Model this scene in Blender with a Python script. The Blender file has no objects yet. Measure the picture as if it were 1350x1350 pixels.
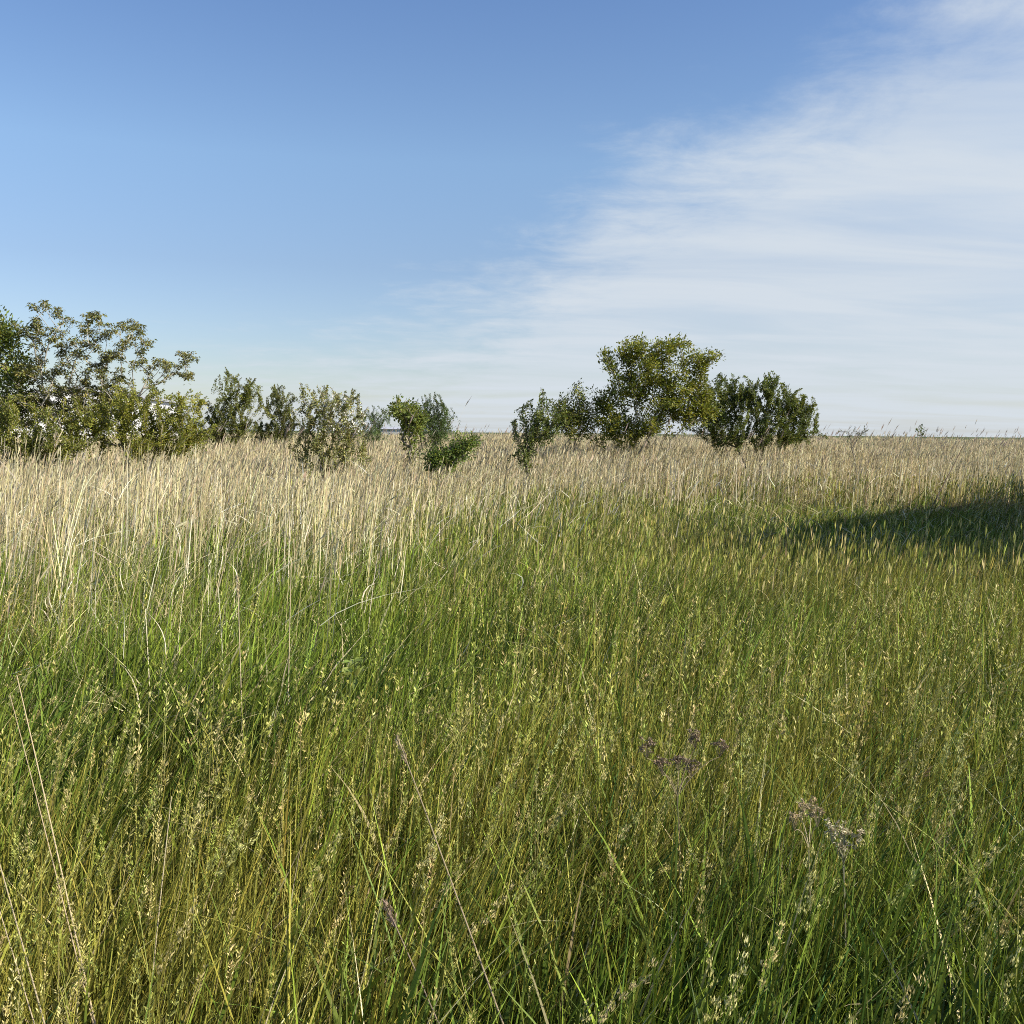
import bpy, math, numpy as np
from mathutils import Matrix, Vector
R = math.radians
sc = bpy.context.scene
rng = np.random.default_rng(7)

# ------------------------------------------------------------------ camera
CAM_H = 1.65
cd = bpy.data.cameras.new("camera"); cam = bpy.data.objects.new("camera", cd)
sc.collection.objects.link(cam)
cd.sensor_width = 36; cd.lens = 36; cd.clip_start = 0.05; cd.clip_end = 9000
CM = Matrix.Rotation(R(90 - 4.45), 4, 'X') @ Matrix.Rotation(R(0.55), 4, 'Z')
cam.matrix_world = Matrix.Translation((0, 0, CAM_H)) @ CM
sc.camera = cam

# ------------------------------------------------------------------ sky
SUN_EL, SUN_AZ = R(30), R(105)
w = bpy.data.worlds.new("World"); sc.world = w; w.use_nodes = True
nt = w.node_tree; nt.nodes.clear()
def N(t, **k):
    n = nt.nodes.new(t)
    for a, b in k.items(): setattr(n, a, b)
    return n
def L(a, b): nt.links.new(a, b)
def mth(op, a, b=None, c=None, clamp=False):
    n = N('ShaderNodeMath', operation=op); n.use_clamp = clamp
    for i, v in enumerate((a, b, c)):
        if v is None: continue
        if isinstance(v, (int, float)): n.inputs[i].default_value = v
        else: L(v, n.inputs[i])
    return n.outputs[0]
out = N('ShaderNodeOutputWorld'); bg = N('ShaderNodeBackground'); L(bg.outputs[0], out.inputs[0])
sky = N('ShaderNodeTexSky', sky_type='NISHITA'); sky.sun_disc = False
sky.sun_elevation = SUN_EL; sky.sun_rotation = SUN_AZ
sky.altitude = 50; sky.air_density = 1.0; sky.dust_density = 0.6; sky.ozone_density = 2.0
tc = N('ShaderNodeTexCoord'); sp = N('ShaderNodeSeparateXYZ'); L(tc.outputs['Generated'], sp.inputs[0])
az = mth('ARCTAN2', sp.outputs[0], sp.outputs[1]); el = mth('ARCSINE', sp.outputs[2])
fc = N('ShaderNodeFloatCurve'); L(mth('MULTIPLY_ADD', az, 1/(2*math.pi), 0.5), fc.inputs[1])
cv = fc.mapping.curves[0]
pts = [(-3.14, .15), (-.9, .0), (-.45, .03), (-.2, .08), (-.026, .142), (.045, .197), (.107, .255), (.305, .345), (.464, .42), (1.0, .6), (3.14, .15)]
while len(cv.points) > 2: cv.points.remove(cv.points[1])
cv.points[0].location = (0, .15); cv.points[1].location = (1, .15)
for a, e in pts[1:-1]: cv.points.new(a/(2*math.pi)+.5, e)
for p in cv.points: p.handle_type = 'AUTO_CLAMPED'
fc.mapping.update()
# streaks run along the cloud front: noise on the plane of the cloud layer
zz = mth('MAXIMUM', mth('ADD', sp.outputs[2], 0.10), 0.03)
cb = N('ShaderNodeCombineXYZ'); L(mth('DIVIDE', sp.outputs[0], zz), cb.inputs[0]); L(mth('DIVIDE', sp.outputs[1], zz), cb.inputs[1])
mp = N('ShaderNodeMapping'); L(cb.outputs[0], mp.inputs[0]); mp.inputs['Rotation'].default_value = (0, 0, R(-22)); mp.inputs['Scale'].default_value = (.55, 1.5, 1)
n1 = N('ShaderNodeTexNoise'); L(mp.outputs[0], n1.inputs[0]); n1.inputs['Scale'].default_value = 1.3; n1.inputs['Detail'].default_value = 7; n1.inputs['Roughness'].default_value = .55; n1.inputs['Distortion'].default_value = .5
n2 = N('ShaderNodeTexNoise'); L(cb.outputs[0], n2.inputs[0]); n2.inputs['Scale'].default_value = 3.2; n2.inputs['Detail'].default_value = 9; n2.inputs['Roughness'].default_value = .66; n2.inputs['Distortion'].default_value = .3
d = mth('SUBTRACT', fc.outputs[0], el)
d = mth('ADD', d, mth('MULTIPLY', mth('SUBTRACT', n2.outputs[0], .5), .22))
d = mth('ADD', d, mth('MULTIPLY', mth('SUBTRACT', n1.outputs[0], .5), .08))
mr = N('ShaderNodeMapRange', interpolation_type='SMOOTHSTEP'); L(d, mr.inputs[0])
mr.inputs[1].default_value = -.04; mr.inputs[2].default_value = .12
body = N('ShaderNodeMapRange', interpolation_type='SMOOTHSTEP'); L(n1.outputs[0], body.inputs[0])
body.inputs[1].default_value = .28; body.inputs[2].default_value = .66; body.inputs[3].default_value = .55; body.inputs[4].default_value = .93
mask = mth('MULTIPLY', mr.outputs[0], body.outputs[0])
tint = N('ShaderNodeMix', data_type='RGBA', blend_type='MULTIPLY'); tint.inputs[0].default_value = 1
L(sky.outputs[0], tint.inputs[6]); er = N('ShaderNodeValToRGB'); L(mth('MULTIPLY', el, 2.0, clamp=True), er.inputs[0])
er.color_ramp.elements[0].color = (.72, .74, .84, 1); er.color_ramp.elements[1].color = (.70, .75, .97, 1)
for p_, c_ in ((.12, (.72, .72, .81)), (.31, (.74, .74, .82)), (.50, (.87, .91, .965)), (.78, (.74, .83, .985))):
    e_ = er.color_ramp.elements.new(p_); e_.color = (*c_, 1)
L(er.outputs[0], tint.inputs[7])
mx = N('ShaderNodeMix', data_type='RGBA'); L(mask, mx.inputs[0]); L(tint.outputs[2], mx.inputs[6])
mx.inputs[7].default_value = (4.0, 4.38, 4.78, 1)
L(mx.outputs[2], bg.inputs[0]); bg.inputs[1].default_value = .105

# ------------------------------------------------------------------ sun, exposure
sl = bpy.data.lights.new("sun", 'SUN'); sl.energy = 5.0; sl.angle = R(.5); sl.color = (1, .93, .80)
so = bpy.data.objects.new("sun", sl); sc.collection.objects.link(so)
SUN = Vector((math.sin(SUN_AZ)*math.cos(SUN_EL), math.cos(SUN_AZ)*math.cos(SUN_EL), math.sin(SUN_EL)))
so.rotation_euler = SUN.to_track_quat('Z', 'Y').to_euler(); so.location = (20, -10, 30)
sc.view_settings.view_transform = 'Standard'; sc.view_settings.look = 'None'
sc.view_settings.exposure = 0.7; sc.view_settings.gamma = 1
sc.cycles.use_denoising = False
sc.cycles.max_bounces = 6; sc.cycles.diffuse_bounces = 3; sc.cycles.transmission_bounces = 3
sc.cycles.sample_clamp_indirect = 8; sc.cycles.filter_width = 1.0

# ------------------------------------------------------------------ helpers
def at(px, py, dist):
    """world point of a photograph pixel (1350 grid) at forward distance dist"""
    v = CM.to_3x3() @ Vector(((px-675)/1350, (675-py)/1350, -1)); v *= dist / v.y
    return np.array((v.x, v.y, v.z + CAM_H))
def gx(px, dist): return at(px, 570, dist)[0]

def vnoise(x, y, scale, seed):
    g = np.random.default_rng(seed).random((64, 64)); x = x/scale + 1000; y = y/scale + 1000
    xi = np.floor(x).astype(int); yi = np.floor(y).astype(int); fx = x-xi; fy = y-yi
    fx = fx*fx*(3-2*fx); fy = fy*fy*(3-2*fy)
    a = g[xi % 64, yi % 64]; b = g[(xi+1) % 64, yi % 64]; c = g[xi % 64, (yi+1) % 64]; e = g[(xi+1) % 64, (yi+1) % 64]
    return (a*(1-fx)+b*fx)*(1-fy) + (c*(1-fx)+e*fx)*fy
def fbm(x, y, scale, seed):
    return (vnoise(x, y, scale, seed)*.55 + vnoise(x, y, scale*.45, seed+1)*.3 + vnoise(x, y, scale*.2, seed+2)*.15)

class Quads:
    """collects quads with a colour per vertex; builds ONE mesh object"""
    def __init__(s): s.v = []; s.f = []; s.c = []; s.n = 0
    def add(s, v, f, c):
        s.v.append(v.reshape(-1, 3)); s.f.append(f.reshape(-1, 4) + s.n); s.c.append(c.reshape(-1, 3)); s.n += len(s.v[-1])
    def build(s, name, mat, parent=None, smooth=False):
        v = np.concatenate(s.v).astype(np.float32); f = np.concatenate(s.f).astype(np.int32); c = np.concatenate(s.c)
        if parent is not None: v = v - np.array(parent.location, dtype=np.float32)
        me = bpy.data.meshes.new(name)
        me.vertices.add(len(v)); me.vertices.foreach_set('co', v.ravel())
        me.loops.add(f.size); me.loops.foreach_set('vertex_index', f.ravel())
        me.polygons.add(len(f)); me.polygons.foreach_set('loop_start', np.arange(0, f.size, 4, dtype=np.int32))
        me.polygons.foreach_set('use_smooth', np.full(len(f), smooth))
        me.update(calc_edges=True)
        a = me.color_attributes.new('Col', 'FLOAT_COLOR', 'POINT')
        a.data.foreach_set('color', np.concatenate([c, np.ones((len(c), 1))], 1).astype(np.float32).ravel())
        me.materials.append(mat)
        o = bpy.data.objects.new(name, me); sc.collection.objects.link(o)
        if parent is not None: o.parent = parent
        return o

def blades(Q, x, y, h, wd, dirx, diry, a, b, face, S, col, z0=0., kind='blade', tipcol=None):
    """N tapering grass blades; a = straight lean, b = bend"""
    n = len(x); t = np.linspace(0, 1, S+1)[None, :]
    h = h[:, None]; hor = h*(a[:, None]*t + b[:, None]*t*t)
    z = np.asarray(z0, float).reshape(-1, 1) + h*(t - .4*np.abs(b[:, None])*t*t - .18*a[:, None]**2*t)
    cx = x[:, None] + dirx[:, None]*hor; cy = y[:, None] + diry[:, None]*hor
    if kind == 'blade': wf = .5*wd[:, None]*np.clip(1.02 - t**1.7, .06, 1)*(.75+.5*np.sin(np.pi*np.clip(t*1.1, 0, 1))*.6)
    else: wf = .5*wd[:, None]*(1-.55*t)
    sx = np.cos(face)[:, None]*wf; sy = np.sin(face)[:, None]*wf
    V = np.stack([np.stack([cx-sx, cy-sy, z], -1), np.stack([cx+sx, cy+sy, z], -1)], 2)   # n,S+1,2,3
    base = (np.arange(n)*(2*(S+1)))[:, None] + (np.arange(S)*2)[None, :]
    F = np.stack([base, base+1, base+3, base+2], -1)
    C = np.repeat(np.repeat(col[:, None, None, :], S+1, 1), 2, 2)
    if tipcol is not None: C = C + (tipcol[:, None, None, :]-C)*(t[..., None, None]**2.5)
    Q.add(V, F, C)
    return np.stack([cx[:, -1], cy[:, -1], z[:, -1]], -1), np.stack([cx[:, -1]-cx[:, -2], cy[:, -1]-cy[:, -2], z[:, -1]-z[:, -2]], -1)

def unit(v): return v/np.maximum(np.linalg.norm(v, axis=-1, keepdims=True), 1e-9)
def leaves(Q, c, ax, nr, ln, wd, col, fold=.18, base=0.):
    """folded rhombic leaves starting at c, along ax"""
    ax = unit(ax); sd = unit(np.cross(ax, nr)); up = np.cross(sd, ax)
    ln = ln[:, None]; wd = wd[:, None]
    V = np.stack([c, c+ax*ln*.45+sd*wd*.5+up*wd*fold, c+ax*ln, c+ax*ln*.45-sd*wd*.5+up*wd*fold], 1)
    Q.add(V, np.arange(len(c)*4), np.repeat(col[:, None, :], 4, 1))

def jit(base, n, amt, hue=.06, r=None):
    r = r or rng
    base = np.asarray(base)
    if base.ndim == 1: base = np.repeat(base[None], n, 0)
    k = np.exp(r.normal(0, amt, (n, 1))); c = base*k*np.exp(r.normal(0, hue, (n, 3)))
    return np.clip(c, .004, .85)

# ------------------------------------------------------------------ materials
def plant_mat(name, trans=.3, rough=.5, spec=.3, tcol=(1.15, 1.1, .55)):
    m = bpy.data.materials.new(name); m.use_nodes = True; t = m.node_tree; t.nodes.clear()
    o = t.nodes.new('ShaderNodeOutputMaterial'); p = t.nodes.new('ShaderNodeBsdfPrincipled'); tr = t.nodes.new('ShaderNodeBsdfTranslucent')
    a = t.nodes.new('ShaderNodeAttribute'); a.attribute_name = 'Col'
    mu = t.nodes.new('ShaderNodeMix'); mu.data_type = 'RGBA'; mu.blend_type = 'MULTIPLY'; mu.inputs[0].default_value = 1
    mu.inputs[7].default_value = (*tcol, 1); t.links.new(a.outputs[0], mu.inputs[6])
    t.links.new(a.outputs[0], p.inputs['Base Color']); p.inputs['Roughness'].default_value = rough; p.inputs['Specular IOR Level'].default_value = spec
    t.links.new(mu.outputs[2], tr.inputs[0])
    x = t.nodes.new('ShaderNodeMixShader'); x.inputs[0].default_value = trans
    t.links.new(p.outputs[0], x.inputs[1]); t.links.new(tr.outputs[0], x.inputs[2]); t.links.new(x.outputs[0], o.inputs[0])
    return m
def simple_mat(name, c1, c2, scale, rough=.8, bump=0., stretch=(1, 1, 1), metal=0.):
    m = bpy.data.materials.new(name); m.use_nodes = True; t = m.node_tree; p = t.nodes['Principled BSDF']
    tcn = t.nodes.new('ShaderNodeTexCoord'); mpn = t.nodes.new('ShaderNodeMapping'); mpn.inputs['Scale'].default_value = stretch
    nn = t.nodes.new('ShaderNodeTexNoise'); nn.inputs['Scale'].default_value = scale; nn.inputs['Detail'].default_value = 6
    cr = t.nodes.new('ShaderNodeValToRGB'); cr.color_ramp.elements[0].position = .3; cr.color_ramp.elements[1].position = .7
    cr.color_ramp.elements[0].color = (*c1, 1); cr.color_ramp.elements[1].color = (*c2, 1)
    t.links.new(tcn.outputs['Object'], mpn.inputs[0]); t.links.new(mpn.outputs[0], nn.inputs[0])
    t.links.new(nn.outputs[0], cr.inputs[0]); t.links.new(cr.outputs[0], p.inputs['Base Color'])
    p.inputs['Roughness'].default_value = rough; p.inputs['Metallic'].default_value = metal
    if bump:
        b = t.nodes.new('ShaderNodeBump'); b.inputs['Strength'].default_value = bump; t.links.new(nn.outputs[0], b.inputs['Height']); t.links.new(b.outputs[0], p.inputs['Normal'])
    return m
M_GRASS = plant_mat('grass_blades', .14, .55, .14)
M_STRAW = plant_mat('straw', .18, .6, .25, (1.05, 1, .85))
M_LEAF = plant_mat('leaves', .28, .5, .22, (1.2, 1.15, .4))
M_PETAL = plant_mat('petals', .25, .7, .1, (1, 1, 1))
M_BARK = simple_mat('bark', (.10, .085, .065), (.26, .23, .19), 14, .85, .3, (1, 1, .25))
M_PALEBARK = simple_mat('pale_bark', (.26, .23, .18), (.48, .44, .36), 12, .8, .2, (1, 1, .3))

def tag(o, label=None, cat=None, group=None, kind=None):
    if label: o['label'] = label
    if cat: o['category'] = cat
    if group: o['group'] = group
    if kind: o['kind'] = kind
    return o
def empty(name, loc):
    o = bpy.data.objects.new(name, None); o.location = loc; o.empty_display_size = .3; sc.collection.objects.link(o); return o

# ------------------------------------------------------------------ ground
def ground():
    m = bpy.data.materials.new('soil_and_field'); m.use_nodes = True; t = m.node_tree; p = t.nodes['Principled BSDF']
    g = t.nodes.new('ShaderNodeNewGeometry'); s = t.nodes.new('ShaderNodeSeparateXYZ'); t.links.new(g.outputs['Position'], s.inputs[0])
    def noise(sc_, c1, c2):
        n = t.nodes.new('ShaderNodeTexNoise'); n.inputs['Scale'].default_value = sc_; n.inputs['Detail'].default_value = 8
        t.links.new(g.outputs['Position'], n.inputs[0]); r = t.nodes.new('ShaderNodeValToRGB')
        r.color_ramp.elements[0].color = (*c1, 1); r.color_ramp.elements[1].color = (*c2, 1); r.color_ramp.elements[0].position = .35; r.color_ramp.elements[1].position = .68
        t.links.new(n.outputs[0], r.inputs[0]); return r.outputs[0]
    a = noise(5, (.03, .025, .012), (.10, .08, .035)); b = noise(.02, (.05, .085, .03), (.075, .10, .04))
    mr = t.nodes.new('ShaderNodeMapRange'); mr.inputs[1].default_value = 58; mr.inputs[2].default_value = 75; t.links.new(s.outputs[1], mr.inputs[0])
    mx = t.nodes.new('ShaderNodeMix'); mx.data_type = 'RGBA'; t.links.new(mr.outputs[0], mx.inputs[0]); t.links.new(a, mx.inputs[6]); t.links.new(b, mx.inputs[7])
    t.links.new(mx.outputs[2], p.inputs['Base Color']); p.inputs['Roughness'].default_value = .95; p.inputs['Specular IOR Level'].default_value = .1
    me = bpy.data.meshes.new('ground'); e = 4000
    me.from_pydata([(-e, -e, 0), (e, -e, 0), (e, e, 0), (-e, e, 0)], [], [(0, 1, 2, 3)]); me.materials.append(m)
    o = bpy.data.objects.new('ground', me); sc.collection.objects.link(o); tag(o, kind='structure')
ground()

# ------------------------------------------------------------------ meadow
FRESH = np.array((.165, .225, .030)); DEEP = np.array((.080, .118, .024)); OLIVE = np.array((.245, .235, .046))
STRAW = np.array((.56, .49, .265)); PALE = np.array((.76, .69, .50)); TAN = np.array((.44, .35, .21)); BROWN = np.array((.17, .115, .065))

def sector(n, d0, d1, smax=.8):
    dd = np.sqrt(rng.random(n)*(d1*d1-d0*d0)+d0*d0); s = (rng.random(n)*2-1)*smax
    return s*dd, dd
def reed_edge(s):      # distance at which the tall dry grass takes over from the green meadow
    return np.interp(s, [-.8, -.5, -.35, -.18, -.05, .08, .24, .43, .8], [4.5, 4.8, 5.4, 7.2, 10.6, 14.8, 21.0, 27.0, 31])
def reediness(x, y):
    s = x/np.maximum(y, .1); e = reed_edge(s)*(1 + .55*(fbm(x, y, 3.0, 31)-.5) + .45*(fbm(x, y, 1.1, 37)-.5)); return np.clip((y/e - .85)/np.interp(s, [-.1, .25], [.95, .48]), 0, 1)**1.4
def wind(n, k=.9): # lean directions, mostly blown to the right
    th = rng.normal(0.1, k, n); return np.cos(th), np.sin(th)

def bump(x, y, cx, cy, rx, ry): return np.exp(-((x-cx)/rx)**2-((y-cy)/ry)**2)
def olive_share(x, y):
    s = x/np.maximum(y, 1); pb = fbm(x, y, 2.6, 17)
    o = .42 + .22*bump(x, y, 1.5, 9, 5, 4) + (pb-.5)*1.5 + .30*np.clip(s*2.2, -.4, 1)*(y > 3.2) - .55*bump(x, y, -1.75, 5.3, .9, 1.2) - .35*bump(x, y, -.6, 5.0, .6, .8) - .30*bump(x, y, .1, 2.2, .8, .9)
    o += .22*bump(x, y, -.9, 2.3, .6, .8) - .6*bump(x, y, 1.1, 1.9, .7, .8) - .2*bump(x, y, 0, 1.9, .6, .7) - .5*bump(x, y, 6.5, 15, 4, 4)
    return np.clip(o, .05, .92)
def lawn(x, y): return np.clip((x-1.5)/1.0, 0, 1)*np.clip((y-9.6)/.8, 0, 1)*np.clip((25-y)/4, 0, 1)   # shorter sward beside the shed
def green_layer(Q, n, d0, d1, S, wmul, hmul=1., per=12, sig=.04):
    tx, ty = sector(n//per, d0, d1); cnt = np.maximum(2, (per*np.exp(rng.normal(-.15, .55, len(tx)))).astype(int)); I = np.repeat(np.arange(len(tx)), cnt); n = len(I)
    ox, oy = rng.normal(0, sig, n), rng.normal(0, sig, n); x, y = tx[I]+ox, ty[I]+oy
    r = reediness(x, y); keep = rng.random(n) > r*.38; x, y, r, I, ox, oy = x[keep], y[keep], r[keep], I[keep], ox[keep], oy[keep]; n = len(x)
    pa = fbm(x, y, 1.6, 11); pc = fbm(x, y, .7, 23)
    ol = olive_share(x, y); isol = (rng.random(len(tx))[I]*.75+rng.random(n)*.25) < ol
    tt = rng.random(len(tx))[I]
    col = np.where(isol[:, None], OLIVE, FRESH + (DEEP-FRESH)*np.clip((pc-.3)*1.6 + (tt-.5)*1.2, 0, 1)[:, None])
    dead = rng.random(n) < .04 + .14*np.clip((pa-.45)*4, 0, 1) + .16*r + .10*np.clip((y-4.5)/5, 0, 1)
    col = np.where(dead[:, None], STRAW*.8, col)
    col = jit(col, n, .32, .06)
    th = np.exp(rng.normal(0, .16, len(tx)))[I]
    h = (.40 + .26*pa)*np.exp(rng.normal(0, .20, n))*hmul*th; h = np.minimum(h, .82)
    h = h*(1+.25*r)*(1-.42*lawn(x, y))
    wd = np.where(isol, .0042, .0068)*np.exp(rng.normal(0, .32, n))*wmul
    broad = (rng.random(n) < .10 + .14*bump(x, y, .1, 2.2, 1.2, 1.2)) & ~isol & ~dead; wd = np.where(broad, wd*1.7, wd)
    ax, ay = wind(n, 1.2); dx, dy = ax*.5+.2+ox/sig*.5, ay*.5+oy/sig*.5; m = np.hypot(dx, dy)+1e-6; dx, dy = dx/m, dy/m
    mat = np.clip((fbm(x, y, 1.4, 71)-.56)*6, 0, 1); a = np.abs(rng.normal(.08, .11, n)) + mat*(.35+.2*rng.random(n)); dx = np.where(rng.random(n) < mat, .86, dx); dy = np.where(np.abs(dx-.86) < 1e-9, -.5, dy); b = np.abs(rng.normal(.12, .24, n)); b = np.where(dead, b+.2, b); b = np.where(broad, b+.12, b)
    tip = col*np.where(rng.random(n) < .3, 1.45, 1.0)[:, None] + np.array((.05, .035, 0))*(rng.random(n) < .3)[:, None]
    blades(Q, x, y, h, wd, dx, dy, a, b, rng.random(n)*np.pi, S, col, tipcol=tip)

Q = Quads()
green_layer(Q, 44000, .75, 4.0, 6, 1.5, per=12, sig=.035)
green_layer(Q, 95000, 4.0, 9.0, 4, 1.6, per=11, sig=.045)
green_layer(Q, 125000, 9.0, 20.0, 3, 2.5, per=9, sig=.07)
green_layer(Q, 90000, 20.0, 62.0, 2, 4.2, 1.1, per=8, sig=.12)
tag(Q.build('meadow_grass', M_GRASS), 'green meadow grass filling the foreground in front of the dry reeds', 'grass', kind='stuff')

# flowering stems with panicles
def panicle_stems(Q, n, d0, d1, S, wmul, K, headlen, spik, cols, hm=(.62, .1), smax=.8, spr=1.3):
    x, y = sector(n, d0, d1, smax); r = reediness(x, y)
    pr = np.clip(olive_share(x, y)*1.25-.1, .06, 1)*(1-.75*r)*(1-.85*lawn(x, y))
    k = rng.random(n) < pr; x, y = x[k], y[k]; n = len(x)
    if n == 0: return
    col = jit(np.array(cols)[rng.integers(0, len(cols), n)], n, .16, .05)
    h = np.clip(rng.normal(hm[0], hm[1], n), .35, 1.0); dx, dy = wind(n, .9)
    a = np.abs(rng.normal(.05, .08, n)); b = np.abs(rng.normal(.05, .10, n))
    tip, dr = blades(Q, x, y, h, np.full(n, .0022*wmul), dx, dy, a, b, rng.random(n)*np.pi, S, col, kind='stem')
    dr = unit(dr)
    if K == 1:
        for q in range(2):
            leaves(Q, tip-dr*headlen*.3, dr+rng.normal(0, .06, (n, 3)), rng.normal(0, 1, (n, 3)), headlen*np.exp(rng.normal(0, .2, n)), spik*np.exp(rng.normal(0, .25, n)), col*1.15, 0)
        return
    u = rng.random((n, K)); spread = spik*spr*(1-u*.75)*rng.random((n, K))
    th = rng.random((n, K))*2*np.pi; off = np.stack([np.cos(th)*spread, np.sin(th)*spread, np.zeros_like(th)], -1)
    hl = headlen*np.exp(rng.normal(0, .2, n))[:, None, None]
    c = tip[:, None, :] + dr[:, None, :]*hl*(u[..., None]-.55) + off
    ax = dr[:, None, :]*.8 + off/np.maximum(spread, 1e-5)[..., None]*.6 + rng.normal(0, .2, (n, K, 3))
    c = c.reshape(-1, 3); m = len(c)
    leaves(Q, c, ax.reshape(-1, 3), rng.normal(0, 1, (m, 3)), spik*(.55+.6*rng.random(m)), spik*.26*np.ones(m), np.repeat(col, K, 0)*np.exp(rng.normal(0, .15, (m, 1)))*1.2, .1)
Q = Quads()
PAN = [(.32, .31, .09), (.25, .26, .06), (.42, .36, .15), (.20, .23, .05)]
panicle_stems(Q, 1500, .9, 3.2, 6, 1.2, 44, .095, .011, PAN, spr=.75)
panicle_stems(Q, 6500, 3.2, 6.5, 4, 1.5, 10, .09, .024, PAN, spr=.35)
panicle_stems(Q, 22000, 6.5, 13, 3, 1.8, 1, .09, .011, PAN)
panicle_stems(Q, 26000, 13, 24, 2, 3.0, 1, .10, .018, PAN)
tag(Q.build('flowering_grass', M_GRASS), 'yellowish olive flowering grass stems with fine seed heads', 'grass', kind='stuff')

# heavier one-sided clustered heads (cocksfoot-like) close to the camera
def clustered_heads(Q, n):
    x, y = sector(n, 1.1, 4.0, .62); wgt = np.clip(.45 + .9*(x/y), .25, 1); k = rng.random(n) < wgt; x, y = x[k], y[k]; n = len(x)
    col = jit(np.array((.44, .41, .17)), n, .18, .05); h = rng.normal(.69, .07, n)
    th = rng.normal(.15, .55, n); dx, dy = np.cos(th), np.sin(th)
    a = np.abs(rng.normal(.12, .1, n)); b = np.abs(rng.normal(.25, .15, n))
    tip, dr = blades(Q, x, y, h, np.full(n, .0026), dx, dy, a, b, rng.random(n)*3, 7, jit((.16, .19, .05), n, .15), kind='stem')
    dr = unit(dr); nb = 6
    for i in range(n):
        for j in range(nb):
            u = j/(nb-1); side = np.array((rng.normal(0, .5), rng.normal(0, .5), .3)); side /= np.linalg.norm(side)
            c0 = tip[i] - dr[i]*(.13*(1-u)) + side*.017*(1-u*.6)*rng.random()
            m = int(30-14*u); c = c0 + rng.normal(0, .0050, (m, 3))
            leaves(Q, c, dr[i]*1.0 + side*.5 + rng.normal(0, .35, (m, 3)), rng.normal(0, 1, (m, 3)), 0.0075+.0055*rng.random(m), .0028*np.ones(m), np.repeat(col[i:i+1], m, 0)*np.exp(rng.normal(0, .18, (m, 1))), .1)
Q = Quads(); clustered_heads(Q, 520)
tag(Q.build('cocksfoot_grass', M_GRASS), 'knotty pale green grass heads nodding above the nearest meadow', 'grass', kind='stuff')

# broad, dark, wind-laid blades in the near right corner, dry litter among the stems
Q = Quads()
n = 8500; x, y = sector(n, 1.1, 4.6, .75); k = rng.random(n) < np.clip((x/y-.02)*2.6, .06, 1); x, y = x[k], y[k]; n = len(x)
dx, dy = wind(n, .5); blades(Q, x, y, rng.normal(.56, .1, n), rng.normal(.0085, .002, n), dx, dy, np.abs(rng.normal(.25, .15, n)), np.abs(rng.normal(.3, .2, n)), rng.random(n)*np.pi, 7, jit((.06, .135, .035), n, .22, .08))
tag(Q.build('broad_grass', M_GRASS), 'broad dark green grass blades laid over by wind near the right corner', 'grass', kind='stuff')

Q = Quads()
def litter(n, d0, d1, S, wm, hz=(.1, .5)):
    x, y = sector(n, d0, d1); p = fbm(x, y, 1.3, 41); k = rng.random(n) < np.clip((p-.3)*2.2, .1, 1); x, y = x[k], y[k]; n = len(x)
    th = rng.random(n)*2*np.pi; z0 = hz[0]+(hz[1]-hz[0])*rng.random(n)
    blades(Q, x, y, .10+.20*rng.random(n), rng.normal(.004, .001, n)*wm, np.cos(th), np.sin(th), np.abs(rng.normal(1.0, .5, n)), rng.normal(.6, .5, n), rng.random(n)*np.pi, S, jit(STRAW, n, .3, .06), z0=z0)
litter(900, .9, 4, 6, 1.2, (.1, .38)); litter(4200, 4, 10, 4, 1.5); litter(9000, 10, 22, 3, 2.4)
def pale_leaves(n, d0, d1, wm):
    x, y = sector(n, d0, d1, .6); e = reed_edge(x/y); k = rng.random(n) < np.exp(-((y/e-1.15)/.4)**2)*(1-.7*lawn(x, y)); x, y = x[k], y[k]; n = len(x)
    th = rng.normal(0, 1.3, n); blades(Q, x, y, .16+.30*rng.random(n)**2, rng.normal(.008, .002, n)*wm, np.cos(th), np.sin(th)*.5, np.abs(rng.normal(1.0, .6, n)), -np.abs(rng.normal(.5, .7, n)), rng.random(n)*np.pi, 6, jit(PALE, n, .15, .03), z0=np.interp(y, [5, 12, 22], [.45, .55, .75])*(.7+.6*rng.random(n)))
pale_leaves(500, 4.5, 10, 1.0); pale_leaves(1500, 10, 24, 1.6)
tag(Q.build('dead_grass', M_STRAW), 'bent straw coloured dead blades caught between the green stems', 'grass', kind='stuff')

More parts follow.
